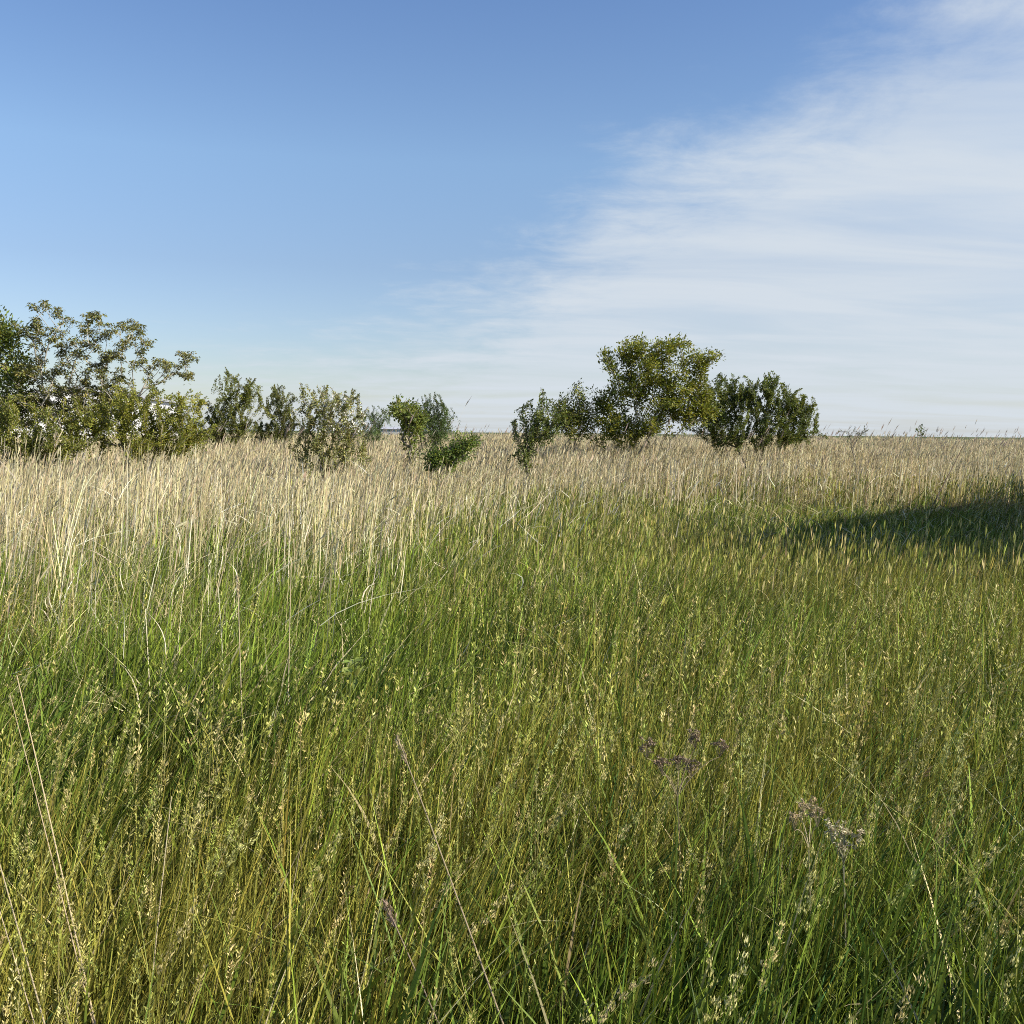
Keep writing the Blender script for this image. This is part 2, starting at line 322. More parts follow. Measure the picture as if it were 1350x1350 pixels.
# ------------------------------------------------------------------ tall dry grass
def dry_layer(Q, n, d0, d1, S, wm, hm=1.0, heads=True):
    x, y = sector(n, d0, d1, .75); r = reediness(x, y); cl = fbm(x, y, .9, 51)
    k = rng.random(n) < np.maximum(np.clip(r*1.1, 0, 1)*np.clip((cl-.25)*2.6, .25, 1), .035*(y > .72*reed_edge(x/y)))*(1-.75*lawn(x, y)); x, y, r = x[k], y[k], r[k]; n = len(x)
    pn = fbm(x, y, 2.5, 57)
    col = jit(STRAW, n, .36, .05); col = np.where((rng.random(n) < .18)[:, None], jit(PALE, n, .12, .03), col); col = np.where((rng.random(n) < .15)[:, None], jit(TAN, n, .2, .05), col); col = col*(.72+.56*fbm(x, y, 4.5, 63))[:, None]
    h = np.interp(y, [5, 9, 13, 18, 24, 34, 60], [1.30, 1.22, 1.06, 1.08, 1.26, 1.40, 1.44])*(.82+.36*pn)*np.exp(rng.normal(0, np.interp(y, [10, 25], [.12, .06])))*hm*np.where(y > 13, np.interp(x/y, [-.42, -.22, .2], [.87, .96, .985]), 1)*(.75+.25*r); dx, dy = wind(n, .9)
    a = np.abs(rng.normal(.03, .06, n)); b = np.abs(rng.normal(.05, .09, n))
    wild = rng.random(n) < .06; a = np.where(wild, a+.45*rng.random(n), a); b = np.where(wild, b+.3, b)
    tip, dr = blades(Q, x, y, h, .0042*np.exp(rng.normal(0, .25, n))*wm, dx, dy, a, b, rng.random(n)*np.pi, S, col, kind='stem')
    if heads:
        hs = rng.random(n) < np.interp(y, [6, 14, 24], [.18, .35, .8]); tip, dr, y_ = tip[hs], dr[hs], y[hs]; nn, n = n, hs.sum(); dr = unit(dr); hl = np.interp(y_, [8, 20], [.12, .17])*np.exp(rng.normal(0, .25, n))
        for q in range(2):
            leaves(Q, tip-dr*hl[:, None]*.5, dr+np.array((.18, 0, 0))+rng.normal(0, .06, (n, 3)), rng.normal(0, 1, (n, 3)), hl, .0065*wm**.8*np.exp(rng.normal(0, .3, n)), jit((.54, .47, .30), n, .2, .05), .1)
        n = nn
    # bent pale leaves hanging off the stems
    m = int(n*.22); i = rng.choice(n, m, False); th = rng.normal(0, 1.6, m)
    blades(Q, x[i], y[i], .2+.25*rng.random(m), .0062*wm*np.exp(rng.normal(0, .3, m)), np.cos(th), np.sin(th), np.abs(rng.normal(.9, .5, m)), rng.normal(.5, .5, m), rng.random(m)*np.pi, S, jit(PALE, m, .2, .04), z0=h[i]*(.25+.55*rng.random(m)))
Q = Quads()
dry_layer(Q, 19000, 4.3, 10, 5, 1.4)
dry_layer(Q, 48000, 10, 20, 3, 2.1)
dry_layer(Q, 110000, 20, 40, 2, 3.0)
dry_layer(Q, 70000, 40, 66, 2, 4.5)
tag(Q.build('dry_reed_grass', M_STRAW), 'tall straw coloured dry reed grass standing in a belt up to the bushes', 'reed grass', kind='stuff')
# single taller plumes that break the skyline
Q = Quads()
n = 2400; x, y = sector(n, 15, 46, .62); r = reediness(x, y); k = rng.random(n) < r*np.clip(.45+x/y, .15, 1); x, y = x[k], y[k]; n = len(x)
dx, dy = wind(n, .5); tip, dr = blades(Q, x, y, rng.normal(1.74, .17, n), np.full(n, .005), dx, dy, np.abs(rng.normal(.06, .05, n)), np.abs(rng.normal(.12, .06, n)), rng.random(n)*3, 4, jit((.40, .33, .22), n, .15), kind='stem')
dr = unit(dr)
for q in range(3): leaves(Q, tip-dr*.12, dr+np.array((.25, 0, 0))+rng.normal(0, .08, (n, 3)), rng.normal(0, 1, (n, 3)), .14+.14*rng.random(n), .010+.009*rng.random(n), jit((.38, .31, .24), n, .15), .1)
tag(Q.build('plumed_reed_grass', M_STRAW), 'thin plumed reed stalks rising above the horizon line', 'reed grass', kind='stuff')

# ------------------------------------------------------------------ shrubs and trees
def skeleton(base, tips, r, stems, up=.5):
    """joins tip points to the base by a branching skeleton; returns nodes, parents, index of each tip"""
    nodes = [np.array(base)]; par = [-1]; plen = [0.]
    top = tips.mean(0)
    order = np.argsort(np.linalg.norm((tips-base)*np.array((1, 1, .8)), axis=1)); tipidx = np.zeros(len(tips), int)
    H = tips[:, 2].max()-base[2]
    for s in range(stems):     # main stems fan out of the base
        q = tips[r.integers(len(tips))]; g = base + (q-base)*np.array((.55, .55, .55)) ; g[2] = base[2] + H*(.3+.25*r.random())
        p = 0; nseg = 5
        for j in range(1, nseg+1):
            t = j/nseg; pt = base + (g-base)*np.array((t**1.3, t**1.3, t)) + r.normal(0, .03*H/3, 3)*(1-.3*t)
            nodes.append(pt); par.append(p); plen.append(plen[p]+np.linalg.norm(pt-nodes[p])); p = len(nodes)-1
    for i in order:
        P = np.array(nodes); d = tips[i]-P; dist = np.linalg.norm(d, axis=1)
        cost = dist*(1+1.1*np.clip(.75-d[:, 2]/np.maximum(dist, 1e-6), 0, 1.5)) + .22*np.array(plen)
        cost[0] += 5 if stems else 0
        p = int(np.argmin(cost)); A = nodes[p]; B = tips[i]; Lg = np.linalg.norm(B-A); ns = max(2, int(Lg/.22))
        bow = r.normal(0, .07*Lg, 3) + np.array((0, 0, -.04*Lg))
        for j in range(1, ns+1):
            t = j/ns; pt = A+(B-A)*t + bow*4*t*(1-t)*.6 + r.normal(0, .012*Lg, 3)*(t < 1)
            nodes.append(pt); par.append(p); plen.append(plen[p]+Lg/ns); p = len(nodes)-1
        tipidx[i] = p
    return np.array(nodes), np.array(par), tipidx

def limb_mesh(nodes, par, r0, expo=2.35, sides=5, col=(.2, .18, .14), taper=None):
    n = len(nodes); acc = np.zeros(n); has = np.zeros(n, bool)
    rad = np.zeros(n)
    for i in range(n-1, -1, -1):
        rad[i] = (acc[i] if has[i] else r0**expo)**(1/expo)
        if par[i] >= 0: acc[par[i]] += rad[i]**expo; has[par[i]] = True
    Q = Quads(); idx = np.arange(1, n); A = nodes[par[idx]]; B = nodes[idx]; ra = np.minimum(rad[par[idx]], rad[idx]*1.35); rb = rad[idx]
    ax = unit(B-A); ref = np.where(np.abs(ax[:, 2:3]) > .9, np.array([[1., 0, 0]]), np.array([[0, 0, 1.]])); u = unit(np.cross(ax, ref)); v = np.cross(ax, u)
    th = np.arange(sides)/sides*2*np.pi; ring = np.cos(th)[None, :, None]*u[:, None]+np.sin(th)[None, :, None]*v[:, None]
    VA = A[:, None]-ax[:, None]*rb[:, None, None]*.3+ring*ra[:, None, None]; VB = B[:, None]+ring*rb[:, None, None]
    V = np.concatenate([VA, VB], 1); m = len(idx); b0 = (np.arange(m)*2*sides)[:, None]; j = np.arange(sides)[None]; k = (j+1) % sides
    F = np.stack([b0+j, b0+k, b0+sides+k, b0+sides+j], -1); Q.add(V, F, np.full((m*2*sides, 3), .2))
    return Q

def tree(name, label, cat, base_px, d, ells, tips=(), leaf=.07, lw=.5, nl=26, cr=.16, col=(.07, .11, .03), col2=None, style='clump', stems=3, depth=.8, r0=.004, seed=1, bark=None, group=None, lean=.0, flowers=0, along=.25, amt=.2, parts=('trunk', 'crown')):
    r = np.random.default_rng(seed); T = []
    bx = gx(base_px, d); base = np.array((bx, d, -.03))
    px = 1350/d
    for (cx, cy, rx, ry, n) in ells:
        c = at(cx, cy, d); k = 0
        while k < n:
            p = r.normal(0, 1, 3); p /= np.linalg.norm(p); p *= r.random()**.45
            T.append(c + p*np.array((rx/px, max(rx, ry)/px*depth, ry/px)) + r.normal(0, 5/px, 3)); k += 1
    for (tx, ty) in tips:
        dd = r.normal(0, .4*depth); T.append(at(tx, ty, d + dd))
        if len(tips) > 6: T.append(at(tx + r.normal(0, 4), ty + 3 + abs(r.normal(0, 4)), d + dd + r.normal(0, .12)))
    T = np.array(T); T[:, 2] = np.maximum(T[:, 2], .12); nl = int(nl*2.3)
    nodes, par, ti = skeleton(base, T, r, stems)
    root = empty(name, tuple(base)); tag(root, label, cat, group)
    limb_mesh(nodes, par, r0).build(parts[0], bark or M_BARK, root, smooth=True)
    # foliage
    Q = Quads(); col = np.array(col); col2 = np.array(col2 if col2 is not None else col*1.5)
    tips_p = nodes[ti]; dirs = unit(nodes[ti]-nodes[par[ti]])
    n = len(ti); cnt = np.maximum(3, (nl*np.exp(r.normal(0, .3, n))).astype(int)); I = np.repeat(np.arange(n), cnt); m = len(I)
    clus = np.clip(r.normal(.35, .3, n), 0, 1)
    cc = col + (col2-col)*np.clip(clus[I]+r.normal(0, .18, m), 0, 1)[:, None]; cc = jit(cc*1.5, m, amt, .07, r)
    D = dirs[I]; g = r.normal(0, 1, (m, 3)); g = unit(g)
    if style == 'clump':
        back = r.random(m)[:, None]*along
        c = tips_p[I] - D*back + g*(r.random((m, 1))**.6)*cr*np.array((1, 1, .75)); ax = g*.8+D*.5+np.array((.25+lean, 0, -.25)); nr = np.array((.25, -.35, .8))+r.normal(0, .6, (m, 3))
    elif style == 'droop':     # rosette: leaves hang like a small umbrella from each tip
        th = r.random(m)*2*np.pi; c = tips_p[I] + np.stack([np.cos(th)*cr*.5*r.random(m), np.sin(th)*cr*.5*r.random(m), cr*.5*(r.random(m)-.4)], -1)
        ax = np.stack([np.cos(th)+lean, np.sin(th), -.2-.9*r.random(m)], -1); nr = np.array((0, 0, 1.))+r.normal(0, .3, (m, 3))
        k = r.random(m) < .3; c[k] -= D[k]*(r.random((k.sum(), 1))*along)
    else:                      # spray: leaves line the last stretch of each shoot
        back = r.random(m)[:, None]*along; c = tips_p[I] - D*back + g*cr*.25*(.3+back/along); ax = D*.9 + g*.8 + np.array((.2+lean, 0, 0)); nr = np.array((.25, -.35, .8))+r.normal(0, .65, (m, 3))
    leaf *= .70; leaves(Q, c, ax, nr, leaf*np.exp(r.normal(0, .25, m)), leaf*lw*np.exp(r.normal(0, .2, m)), cc)
    Q.build(parts[1], M_LEAF, root)
    if flowers:
        i = r.choice(m, min(flowers, m), False); i = i[c[i, 0] > np.quantile(c[:, 0], .35)]; i = i[c[i, 2] > np.quantile(c[:, 2], .45)]
        FQ = Quads(); f = np.repeat(i, 4); k = len(f)
        leaves(FQ, c[f]+r.normal(0, .018, (k, 3)), r.normal(0, 1, (k, 3)), np.array((0, -.4, 1.))+r.normal(0, .5, (k, 3)), np.full(k, .038), np.full(k, .034), jit((.78, .76, .68), k, .05, .02, r))
        FQ.build('blossom', M_PETAL, root)
    return root

G_BUSH = 'bushes and small trees behind the reeds'
YG = (.12, .135, .028); YG2 = (.25, .24, .045); DG = (.042, .068, .024); DG2 = (.085, .115, .035)
tree('shrub_tree', 'dense green shrub tree cut off by the left edge of the photo', 'tree', -15, 21,
     [(-25, 440, 45, 32, 26), (8, 432, 22, 20, 16), (-10, 490, 55, 35, 40), (20, 530, 40, 30, 34), (-40, 550, 50, 35, 30), (18, 470, 22, 22, 14)], leaf=.11, lw=.5, nl=22, cr=.24, col=(.075, .10, .024), col2=(.17, .19, .035), style='clump', stems=5, seed=2, group=G_BUSH)
tree('umbrella_shrub', 'tall open shrub with bare grey stems and brownish umbrella shaped leaf tufts', 'shrub', 95, 21,
     [(60, 495, 45, 35, 50), (110, 505, 50, 35, 54), (160, 515, 50, 30, 40), (45, 445, 22, 22, 16), (80, 450, 25, 24, 16), (140, 470, 40, 22, 14), (60, 535, 50, 28, 80), (115, 540, 45, 26, 60), (25, 535, 30, 26, 30)],
     tips=[(44, 402), (48, 420), (58, 398), (62, 402), (75, 407), (78, 411), (47, 421), (84, 418), (90, 420), (104, 428), (110, 430), (113, 416), (120, 414), (126, 413), (134, 416), (118, 422), (122, 436), (138, 428), (146, 428), (132, 442), (140, 440), (160, 428), (165, 426), (172, 422), (180, 426), (186, 430), (178, 432), (168, 432), (164, 450), (174, 446), (182, 446), (158, 454), (117, 452), (140, 466), (150, 466), (146, 470), (192, 452), (198, 449), (188, 461), (184, 466), (190, 476), (178, 478), (206, 474), (212, 475), (199, 484), (218, 478), (222, 480), (238, 465), (246, 466), (251, 466), (243, 469), (233, 482), (238, 484), (246, 494), (250, 492), (222, 496), (96, 446), (70, 448), (66, 434), (52, 436), (108, 464), (128, 458)],
     leaf=.078, lw=.6, nl=19, cr=.17, col=(.095, .10, .036), col2=(.18, .17, .055), style='droop', stems=9, depth=1.2, r0=.0055, seed=3, bark=M_PALEBARK, group=G_BUSH, along=.18)
tree('layered_bush', 'wide yellow green bush with layered sprays in front of the white house', 'bush', 185, 19,
     [(145, 545, 40, 34, 70), (190, 540, 45, 40, 90), (232, 545, 35, 32, 60), (200, 578, 65, 18, 60), (105, 560, 30, 24, 30), (255, 525, 22, 10, 12), (255, 570, 25, 16, 20)], leaf=.06, lw=.5, nl=34, cr=.17, col=YG, col2=YG2, style='spray', stems=5, seed=4, lean=.3, group=G_BUSH, along=.4)
tree('ragged_bush', 'ragged olive bush low in the reeds with white wall showing through', 'bush', 40, 18.5,
     [(15, 570, 45, 24, 60), (65, 575, 40, 20, 44), (80, 545, 28, 24, 24), (10, 540, 25, 20, 22), (45, 540, 20, 20, 8), (55, 592, 50, 12, 30), (110, 585, 30, 14, 14)], leaf=.065, lw=.5, nl=24, cr=.16, col=(.095, .11, .025), col2=(.20, .20, .042), style='spray', stems=6, seed=5, bark=M_PALEBARK, group=G_BUSH, along=.35)
tree('hawthorn_bush', 'dark green pointed bush with one thin shoot above its crown', 'bush', 305, 28,
     [(305, 535, 32, 30, 70), (320, 515, 20, 20, 26), (290, 545, 22, 24, 24), (322, 555, 20, 18, 16), (285, 572, 24, 12, 24), (305, 566, 40, 14, 34), (275, 552, 14, 16, 20), (262, 568, 14, 10, 14)], tips=[(297, 485), (297, 491), (296, 497), (312, 497), (314, 494), (324, 500), (330, 499), (336, 500), (334, 505), (341, 520), (345, 526), (285, 500), (305, 502), (318, 499), (348, 537)], leaf=.065, lw=.5, nl=34, cr=.15, col=(.078, .092, .022), col2=(.165, .17, .038), style='spray', stems=5, seed=6, lean=.2, group=G_BUSH, along=.4)
tree('hawthorn_bush', 'narrow dark bush whose twin tops hook over to the right', 'bush', 365, 30,
     [(362, 545, 16, 24, 36), (362, 522, 8, 14, 14), (378, 535, 10, 18, 18), (350, 560, 10, 12, 10), (375, 560, 14, 14, 18), (364, 568, 24, 10, 22), (344, 565, 12, 12, 12), (385, 560, 10, 16, 14)], tips=[(358, 511), (361, 508), (366, 508), (371, 509), (359, 518), (375, 510), (373, 517), (380, 520), (386, 522)], leaf=.065, lw=.5, nl=34, cr=.16, col=(.066, .078, .024), col2=(.13, .135, .038), style='spray', stems=3, seed=7, lean=.2, group=G_BUSH, along=.35)
tree('blossoming_hawthorn', 'broad pale hawthorn bush with white blossom and long upright shoots', 'bush', 432, 17,
     [(410, 560, 22, 32, 44), (440, 560, 32, 30, 54), (465, 570, 26, 26, 36), (430, 595, 36, 24, 50), (425, 535, 28, 22, 30), (455, 535, 26, 18, 20), (470, 600, 24, 16, 14), (394, 585, 14, 18, 16)],
     tips=[(396, 506), (398, 512), (403, 508), (396, 520), (414, 515), (419, 511), (416, 522), (426, 510), (428, 516), (432, 509), (437, 512), (428, 524), (445, 522), (450, 519), (455, 517), (464, 518), (468, 515), (462, 524), (472, 521), (460, 532), (470, 538)],
     leaf=.045, lw=.6, nl=22, cr=.11, col=(.12, .13, .045), col2=(.25, .24, .09), style='spray', stems=8, seed=8, lean=.1, group=G_BUSH, flowers=420, along=.3, amt=.28)
tree('windblown_bush', 'small green bush combed to the right behind the blossoming bush', 'bush', 488, 29,
     [(488, 558, 20, 16, 34), (500, 552, 14, 12, 16), (478, 545, 10, 10, 10), (490, 570, 24, 9, 18)], tips=[(484, 537), (490, 535), (498, 536), (505, 538), (510, 541), (514, 545), (508, 549)], leaf=.055, lw=.4, nl=30, cr=.13, col=(.055, .085, .03), col2=(.09, .125, .04), style='spray', stems=4, seed=9, lean=.6, group=G_BUSH, along=.4)
tree('climbing_vine', 'light green vine smothering a thin upright stem beside the windblown bush', 'vine', 543, 20,
     [(545, 548, 14, 18, 40), (541, 592, 3, 18, 7), (552, 552, 12, 10, 14), (530, 540, 10, 6, 8)], tips=[(523, 524), (526, 530), (530, 533), (516, 532), (519, 532), (536, 536), (540, 530), (546, 529), (527, 540)], leaf=.075, lw=.75, nl=16, cr=.11, col=(.085, .112, .028), col2=(.175, .195, .05), style='clump', stems=2, seed=10, group=G_BUSH, depth=.6, r0=.007)
tree('windblown_bush', 'dark feathery bush combed to the right beside the vine covered stem', 'bush', 566, 24,
     [(566, 550, 22, 20, 60), (575, 560, 18, 14, 22), (562, 535, 14, 10, 20), (580, 545, 12, 12, 14), (572, 570, 22, 9, 16)], tips=[(566, 520), (573, 518), (577, 520), (580, 523), (583, 530), (585, 536), (590, 540), (594, 538), (590, 550), (593, 556), (556, 524)], leaf=.055, lw=.4, nl=36, cr=.14, col=(.05, .078, .028), col2=(.09, .12, .04), style='spray', stems=5, seed=11, lean=.6, group=G_BUSH, along=.45)
tree('creeping_bush', 'low dark creeping bush half sunk in dry grass below the vine', 'bush', 572, 17,
     [(574, 603, 14, 12, 28), (590, 605, 22, 12, 24), (612, 582, 12, 8, 22), (624, 580, 8, 5, 8), (580, 590, 12, 8, 8), (600, 592, 14, 10, 12)], leaf=.06, lw=.65, nl=18, cr=.11, col=(.055, .085, .022), col2=(.17, .21, .045), style='clump', stems=5, seed=12, group=G_BUSH)
tree('leaning_bush', 'straggly bush with dark drooping left side at the near end of the tree row', 'bush', 690, 18.5,
     [(708, 552, 20, 18, 36), (702, 570, 18, 12, 18), (725, 560, 18, 14, 20), (688, 595, 10, 20, 20), (740, 545, 12, 10, 8)], tips=[(714, 513), (712, 520), (715, 526), (703, 526), (700, 532), (720, 524), (690, 540), (676, 556), (680, 552), (728, 530)], leaf=.065, lw=.5, nl=20, cr=.13, col=(.06, .08, .028), col2=(.15, .17, .045), style='spray', stems=4, seed=13, lean=.1, group=G_BUSH, along=.35)
tree('young_tree', 'slim young tree with two loose leafy shoots left of the tallest tree', 'tree', 752, 25,
     [(745, 550, 16, 20, 30), (770, 545, 14, 16, 22), (760, 562, 22, 12, 20), (742, 535, 10, 10, 10)], tips=[(761, 506), (764, 510), (760, 516), (766, 520), (772, 526), (764, 530), (738, 529), (744, 527), (757, 540)], leaf=.09, lw=.5, nl=22, cr=.17, col=(.075, .09, .024), col2=(.18, .185, .038), style='clump', stems=3, seed=14, lean=.15, group=G_BUSH)
tree('broadleaf_tree', 'tallest leafy green tree with slender pale stems rising right of centre', 'tree', 815, 25,
     [(834, 462, 18, 15, 26), (866, 468, 8, 12, 8), (889, 458, 9, 14, 12), (918, 478, 18, 12, 20), (872, 498, 46, 24, 66), (850, 478, 30, 14, 16), (830, 508, 28, 20, 28), (880, 530, 50, 25, 66), (925, 510, 18, 18, 18), (805, 530, 22, 20, 26), (850, 560, 45, 16, 44), (800, 562, 24, 18, 34), (912, 545, 28, 16, 30), (932, 532, 16, 20, 20), (795, 515, 10, 10, 8)],
     tips=[(800, 460), (803, 466), (799, 470), (806, 475), (822, 450), (830, 446), (838, 445), (850, 450), (884, 444), (896, 443), (882, 448), (900, 448), (936, 465), (942, 462), (940, 468), (920, 462), (862, 452), (868, 448), (808, 492), (802, 482)],
     leaf=.10, lw=.55, nl=22, cr=.15, col=(.085, .103, .02), col2=(.215, .215, .036), style='clump', stems=7, seed=15, lean=.15, bark=M_PALEBARK, group=G_BUSH, amt=.24)
tree('rounded_tree', 'rounded dark green tree leaning right at the right end of the tree row', 'tree', 1000, 27,
     [(960, 520, 24, 22, 46), (945, 540, 20, 20, 26), (1000, 530, 38, 28, 76), (1040, 540, 30, 24, 56), (1060, 550, 16, 16, 20), (1015, 510, 24, 14, 22), (985, 558, 55, 14, 50), (940, 510, 8, 10, 6), (1045, 562, 25, 10, 24), (985, 575, 45, 8, 26), (990, 513, 42, 15, 44), (1045, 530, 20, 14, 20), (936, 525, 12, 20, 24), (925, 556, 20, 14, 24), (1040, 573, 42, 8, 36), (952, 575, 30, 9, 26)],
     tips=[(950, 492), (956, 496), (966, 494), (974, 498), (1000, 499), (1008, 494), (1014, 491), (1018, 490), (1016, 500), (1030, 510), (1036, 508), (1034, 514), (1050, 516), (1056, 520), (1062, 522), (1072, 530), (1076, 534), (1077, 545), (1074, 552)],
     leaf=.075, lw=.5, nl=32, cr=.17, col=(.062, .085, .023), col2=(.15, .165, .038), style='spray', stems=5, seed=16, lean=.3, group=G_BUSH, along=.4)
tree('sapling', 'single dark sapling top poking above the reeds against the sky', 'sapling', 1215, 27, [], tips=[(1211, 563), (1214, 560), (1219, 563), (1213, 568)], leaf=.08, lw=.5, nl=9, cr=.08, col=(.05, .07, .025), col2=(.08, .10, .03), style='clump', stems=1, seed=17, parts=('stem', 'crown'))
tree('twiggy_bush', 'thin twiggy bush barely rising from the reeds right of the rounded tree', 'bush', 1130, 24, [(1124, 572, 8, 6, 8), (1138, 566, 8, 4, 4)], tips=[(1140, 563), (1145, 566), (1128, 563)], leaf=.05, lw=.5, nl=7, cr=.1, col=(.08, .09, .03), style='spray', stems=3, seed=18)

# ------------------------------------------------------------------ buildings
def box_mesh(bxs):
    v = []; f = []
    for (x0, y0, z0, x1, y1, z1) in bxs:
        b = len(v); v += [(x0, y0, z0), (x1, y0, z0), (x1, y1, z0), (x0, y1, z0), (x0, y0, z1), (x1, y0, z1), (x1, y1, z1), (x0, y1, z1)]
        f += [(b, b+3, b+2, b+1), (b+4, b+5, b+6, b+7), (b, b+1, b+5, b+4), (b+1, b+2, b+6, b+5), (b+2, b+3, b+7, b+6), (b+3, b, b+4, b+7)]
    return v, f
def mesh_obj(name, vf, mat, parent=None):
    me = bpy.data.meshes.new(name); me.from_pydata(vf[0], [], vf[1]); me.update(); me.materials.append(mat)
    o = bpy.data.objects.new(name, me); sc.collection.objects.link(o)
    if parent: o.parent = parent
    return o
M_WHITE = simple_mat('white_render', (.78, .78, .77), (.84, .84, .83), 3, .9)
M_GREY = simple_mat('grey_render', (.40, .42, .45), (.46, .48, .51), 3, .9)
M_METAL = simple_mat('pale_sheet_roof', (.42, .43, .46), (.52, .53, .56), 2, .5)
M_DARK = simple_mat('dark_trim', (.05, .045, .04), (.09, .08, .07), 8, .6)
M_GLASS = simple_mat('window_glass', (.02, .025, .03), (.03, .035, .04), 1, .1)
M_PLANK = simple_mat('weathered_planks', (.12, .085, .055), (.22, .17, .12), 6, .85, .3, (6, 6, .4))
def gable_house(name, label, cat, loc, rz, Lx, Ly, eave, ridge, wall, roof, openings=True, o=.35):
    """long side faces local -Y; ridge runs along X"""
    t = empty(name, loc); t.rotation_euler = (0, 0, rz); tag(t, label, cat)
    v = [(-Lx/2, 0, 0), (Lx/2, 0, 0), (Lx/2, Ly, 0), (-Lx/2, Ly, 0), (-Lx/2, 0, eave), (Lx/2, 0, eave), (Lx/2, Ly, eave), (-Lx/2, Ly, eave), (-Lx/2, Ly/2, ridge), (Lx/2, Ly/2, ridge)]
    mesh_obj('wall', (v, [(0, 1, 5, 4), (2, 3, 7, 6), (1, 2, 6, 9, 5), (3, 0, 4, 8, 7)]), wall, t)
    th = .12; sl_ = (ridge-eave)/(Ly/2); e2 = eave-o*sl_+.02
    rv = []
    for x in (-Lx/2-o, Lx/2+o):
        rv += [(x, -o, e2), (x, Ly/2, ridge+.02), (x, Ly+o, e2), (x, Ly+o, e2+th), (x, Ly/2, ridge+.02+th), (x, -o, e2+th)]
    mesh_obj('roof', (rv, [(0, 1, 7, 6), (1, 2, 8, 7), (2, 3, 9, 8), (3, 4, 10, 9), (4, 5, 11, 10), (5, 0, 6, 11), (0, 5, 4, 1), (1, 4, 3, 2), (6, 7, 10, 11), (7, 8, 9, 10)]), roof, t)
    mesh_obj('gutter', box_mesh([(-Lx/2-o, -o-.13, e2-.05, Lx/2+o, -o-.003, e2+.10)]), M_DARK, t)
    if openings:
        for k, wx in enumerate((-Lx*.36, -Lx*.06, Lx*.38)):
            w_ = mesh_obj('window', box_mesh([(wx-.6, -.06, 1.0, wx-.52, .05, 2.1), (wx+.52, -.06, 1.0, wx+.6, .05, 2.1), (wx-.52, -.06, 1.0, wx+.52, .05, 1.08), (wx-.52, -.06, 2.02, wx+.52, .05, 2.1), (wx-.03, -.055, 1.08, wx+.03, .05, 2.02)]), M_DARK, t)
            mesh_obj('pane', box_mesh([(wx-.52, -.02, 1.08, wx-.03, .03, 2.02), (wx+.03, -.02, 1.08, wx+.52, .03, 2.02)]), M_GLASS, w_)
        mesh_obj('door', box_mesh([(Lx*.18, -.05, .0, Lx*.18+.95, .05, 2.05)]), M_DARK, t)
    return t
hz = R(107); hx = gx(103, 44)
gable_house('white_house', 'low white house with shallow grey roof behind the bushes on the left', 'house', (hx + math.cos(hz)*5.5 + math.sin(hz)*4.1, 44 + math.sin(hz)*5.5 - math.cos(hz)*4.1, 0), hz, 11.0, 8.2, 2.75, 3.3, M_WHITE, M_METAL, o=.12)
gable_house('distant_hall', 'tiny pale hall on the horizon beside the vine covered stem', 'building', (gx(523, 420), 420, 0), R(3), 13, 9, 2.4, 3.2, M_GREY, M_METAL, openings=False)

# plank shed out of the frame to the right: its eave corner throws the dark wedge of shade on the meadow
def shed():
    tip = np.array((1.15, 11.3, .42)); s = np.array(SUN); k = 5.9/math.hypot(s[0], s[1]); c = tip + s*k
    t = empty('plank_shed', (c[0], c[1], 0)); t.rotation_euler = (0, 0, math.atan2(11.6, 9.2)); tag(t, 'weathered plank shed standing right of the meadow', 'shed')
    H = c[2]; Ln, Dp = 18.0, 5.0
    v = [(0, 0, 0), (Ln, 0, 0), (Ln, -Dp, 0), (0, -Dp, 0), (0, 0, H-.12), (Ln, 0, H-.12), (Ln, -Dp, H+.35), (0, -Dp, H+.35)]
    mesh_obj('wall', (v, [(0, 4, 5, 1), (1, 5, 6, 2), (2, 6, 7, 3), (3, 7, 4, 0)]), M_PLANK, t)
    mesh_obj('roof', ([(-.0, .02, H-.1), (Ln, .02, H-.1), (Ln, -Dp-.2, H+.40), (-.0, -Dp-.2, H+.40), (-.0, .02, H), (Ln, .02, H), (Ln, -Dp-.2, H+.5), (-.0, -Dp-.2, H+.5)], [(0, 1, 2, 3), (4, 7, 6, 5), (0, 4, 5, 1), (1, 5, 6, 2), (2, 6, 7, 3), (3, 7, 4, 0)]), M_METAL, t)
    mesh_obj('door', box_mesh([(4.2, .003, .02, 6.4, .06, 2.3)]), M_DARK, t)
shed()

# ------------------------------------------------------------------ single plants near the camera
def tube(Q, P, r, col, sides=5):
    P = np.array(P); n = len(P); r = np.broadcast_to(np.array(r), (n,))
    ax = unit(np.gradient(P, axis=0)); ref = np.array((.3, .9, .1)); u = unit(np.cross(ax, ref)); v = np.cross(ax, u); th = np.arange(sides)/sides*2*np.pi
    V = P[:, None]+(np.cos(th)[None, :, None]*u[:, None]+np.sin(th)[None, :, None]*v[:, None])*r[:, None, None]
    i = (np.arange(n-1)*sides)[:, None]; j = np.arange(sides)[None]; k = (j+1) % sides
    Q.add(V, np.stack([i+j, i+k, i+sides+k, i+sides+j], -1), np.repeat(np.asarray(col, float)[None], n*sides, 0))
def arc(A, B, bow, n=9):
    t = np.linspace(0, 1, n)[:, None]; return A+(B-A)*t+np.array(bow)*4*t*(1-t)

